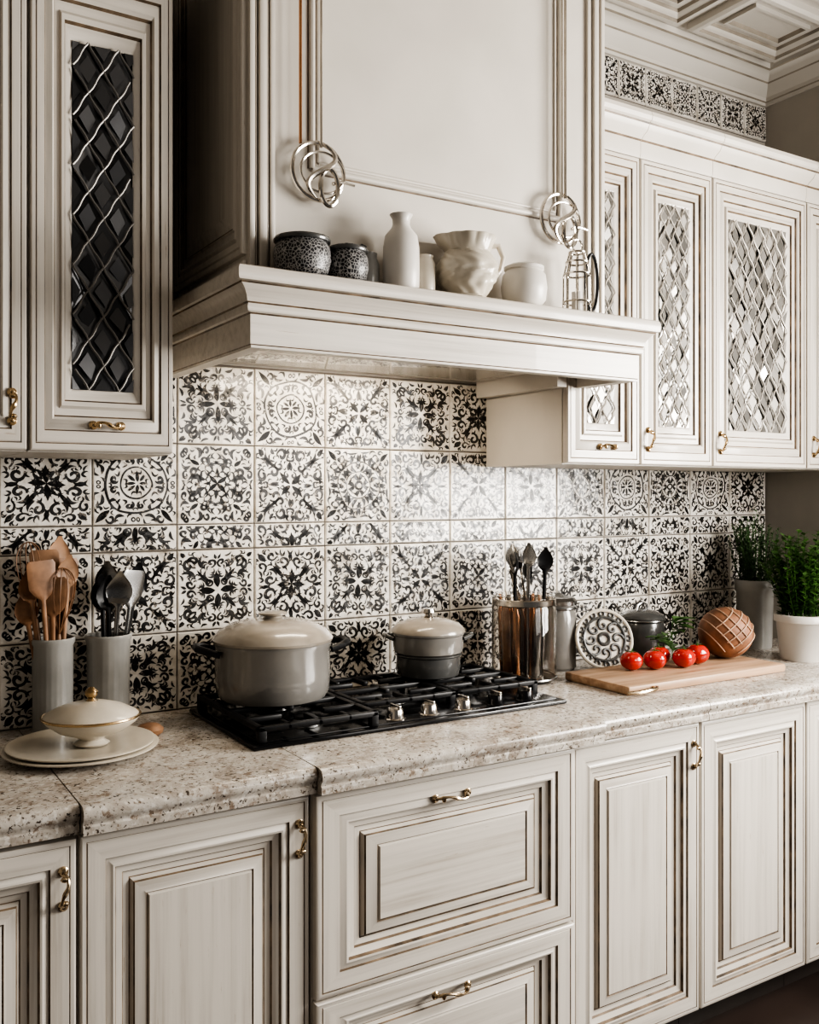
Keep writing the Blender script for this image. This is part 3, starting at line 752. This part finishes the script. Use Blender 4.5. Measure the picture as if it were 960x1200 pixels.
m.lathe([(.090,.060),(.084,.067),(.06,.080),(.03,.089),(.012,.092)],CREAM,segs=56,rf=lambda a,z,r:r*(1+.10*abs(math.cos(a))**3))
m.lathe([(.012,.090),(.007,.097),(.013,.104),(.014,.111),(.006,.119),(0,.121)],BRASS,segs=24)
m.ring((0,0,.0605),.094,.0028,BRASS,sx=1.06)
m.build('soup_tureen',loc=(.475,-.29,.9205+.0155),rot=(0,0,R(-30)))
m=MB(); m.lathe([(0,0),(.022,0),(.03,.006),(.032,.014),(.026,.02),(.02,.024),(0,.026)],WOOD,segs=24); m.build('wooden_coaster_bowl',loc=(.618,-.22,.9205))
# ------------------------------------------------------------------ cutting board & food
m=MB(); m.box(1.83,2.49,-.495,-.235,.9205,.945,BOARD,b=.006)
m.tube([(1.92,-.494,.935),(1.915,-.515,.938),(1.89,-.530,.938),(1.83,-.532,.936),(1.80,-.520,.936)],[.004,.005,.006,.006,.004],PEWTER)
m.build('cutting_board')
ZBd=.9455
def tomato(x,y,r,rot):
    m=MB()
    P=[(r*math.sin(t)*1.0,r*.86*(1-math.cos(t))-(.10*r*math.exp(-((math.pi-t)*3)**2))) for t in [math.pi*i/16 for i in range(17)]]
    P[0]=(0,0); P[-1]=(0,P[-1][1])
    m.lathe(P,RED,segs=40,rf=lambda a,z,q:q*(1+.025*math.cos(5*a)))
    zt=r*.86*2-.07*r
    for k in range(5):
        a=k*2*math.pi/5
        m.add([(0,0,zt),(r*.25*math.cos(a-.35),r*.25*math.sin(a-.35),zt+.001),(r*.62*math.cos(a),r*.62*math.sin(a),zt-.001),(r*.25*math.cos(a+.35),r*.25*math.sin(a+.35),zt+.001)],[(0,1,2,3)],GREEN)
    m.tube([(0,0,zt-.003),(.001,0,zt+.006),(.004,0,zt+.010)],.0015,GREEN,segs=6)
    m.build('tomato',loc=(x,y,ZBd),rot=(0,0,rot))
for i,(x,y,r) in enumerate([(2.01,-.325,.033),(2.08,-.35,.034),(2.145,-.305,.033),(2.175,-.375,.034),(2.255,-.355,.036)]): tomato(x,y,r,i)
m=MB()
for k in range(16):
    a=.4+k*.40; L=.052+.012*(k%3); c=Vector((0,0,.026+.0065*k)); d=Vector((math.cos(a),math.sin(a),.35)).normalized(); w=d.cross(Vector((0,0,1))).normalized()*.021
    m.tube([(0,0,0),tuple(c),tuple(c+d*.015)],.0012,GREEN,segs=5)
    vs=[];fs=[]
    for i in range(7):
        t=i/6; p=c+d*(.01+L*t)+Vector((0,0,-.02*t*t)); ww=w*math.sin(math.pi*(.08+.9*t)); vs+=[tuple(p-ww+Vector((0,0,.004))),tuple(p),tuple(p+ww+Vector((0,0,.004)))]
    for i in range(6):
        o=i*3; fs+=[(o,o+1,o+4,o+3),(o+1,o+2,o+5,o+4)]
    m.add(vs,fs,GREEN)
m.build('basil_sprig',loc=(2.235,-.275,ZBd))
m=MB(); r=.084
m.lathe([(0,0)]+[(r*math.sin(t)*(1.0),r*.95*(1-math.cos(t))) for t in [math.pi*i/24 for i in range(3,24)]]+[(0,r*1.9)],BREAD,segs=56)
for k in range(5):
    for sg in(0,1):
        off=(k-2)*.027; pts=[]
        for i in range(25):
            t=-1.35+2.7*i/24
            rr=math.sqrt(max(0,(r*1.004)**2-off*off)); x=off; a=rr*math.sin(t); z=rr*math.cos(t)
            q=Vector((x,a,z)); q=Matrix.Rotation(R(50 if sg else -40),3,'Y')@Matrix.Rotation(R(35),3,'X')@q
            q=Matrix.Rotation(R(-30),3,'Z')@q
            pts.append((q.x,q.y-.002,q.z*.95+r*.95))
        m.tube(pts,.0019,FLOUR,segs=6)
m.build('round_bread_loaf',loc=(2.415,-.33,ZBd))
# ------------------------------------------------------------------ plants
def plant(name,loc,r,h,potmat,ns,sh,leafL,leafW,mat,spread,taper=.78):
    m=MB()
    m.lathe([(0,0),(r*taper,0),(r*taper+.002,.004),(r*.96,h*.82),(r*1.04,h*.84),(r*1.05,h*.98),(r*1.0,h),(r*.93,h*.99),(r*.9,h*.88)],potmat,segs=48)
    m.lathe([(r*.91,h*.89),(0,h*.91)],SOIL,segs=32)
    for s_ in range(ns):
        a=random.uniform(0,2*math.pi); q=random.random()**.5*r*.75
        p=Vector((q*math.cos(a),q*math.sin(a),h*.88)); out=Vector((math.cos(a),math.sin(a),0))*spread*q/(r*.75)*random.uniform(.6,1.2)
        H=sh*random.uniform(.6,1.05)*(1-.25*q/r); pts=[]
        n=8; wv=random.uniform(-.015,.015)
        for i in range(n+1):
            t=i/n; pts.append(p+out*(t**1.4)+Vector((wv*math.sin(t*5),wv*math.cos(t*4),H*t)))
        m.tube(pts,[.0016]*n+[.0006],mat,segs=4)
        nl=int(H/.0065)
        for k in range(nl):
            t=.08+.92*k/nl; i=min(n-1,int(t*n)); c=pts[i].lerp(pts[i+1],t*n-i)
            aa=k*2.4+s_; d=Vector((math.cos(aa),math.sin(aa),random.uniform(.3,1.0))).normalized(); L=leafL*random.uniform(.7,1.15)*(1-.35*t)
            w=d.cross(Vector((0,0,1))).normalized()*leafW
            m.add([tuple(c),tuple(c+d*L*.45-w),tuple(c+d*L-Vector((0,0,L*.12))),tuple(c+d*L*.45+w)],[(0,1,2),(0,2,3)],mat)
    m.build(name,loc=loc,ang=60)
plant('potted_rosemary',(2.72,-.385,.9205),.082,.15,WHITE,60,.31,.036,.0085,GREEN,.075)
plant('potted_thyme',(2.80,-.14,.9205),.066,.24,CERC,60,.27,.027,.0040,GREEN2,.05,taper=.85)
# ------------------------------------------------------------------ camera, lights
cam=bpy.data.cameras.new('camera'); co=bpy.data.objects.new('camera',cam); S.collection.objects.link(co)
cam.lens=33; cam.sensor_width=36; cam.shift_y=-20/1200
co.location=(0,-2.32,1.46); co.rotation_euler=(R(90),0,R(-31.9)); S.camera=co; cam.clip_start=.05
def area(name,loc,target,sx,sy,p,col):
    l=bpy.data.lights.new(name,'AREA'); l.shape='RECTANGLE'; l.size=sx; l.size_y=sy; l.energy=p; l.color=col
    o=bpy.data.objects.new(name,l); S.collection.objects.link(o); o.location=loc
    o.rotation_euler=(Vector(target)-Vector(loc)).to_track_quat('-Z','Y').to_euler(); return o
area('window_light',(XR+.20,-1.75,1.72),(1.6,-.6,1.40),1.3,1.05,165,(1,.96,.90))
area('room_fill_light',(2.5,-3.9,2.0),(2.0,0,1.3),1.1,1.1,24,(1,.95,.89))  # added soft fill from behind camera right, not an actual window
area('hood_lamp',(1.2,-.24,1.783),(1.2,-.06,1.3),.5,.10,5,(1,.86,.68))
w=bpy.data.worlds.new('world'); S.world=w; w.use_nodes=True
w.node_tree.nodes['Background'].inputs[0].default_value=(1,.96,.92,1); w.node_tree.nodes['Background'].inputs[1].default_value=.11
S.view_settings.view_transform='AgX'; S.view_settings.look='AgX - High Contrast'; S.view_settings.exposure=0.0
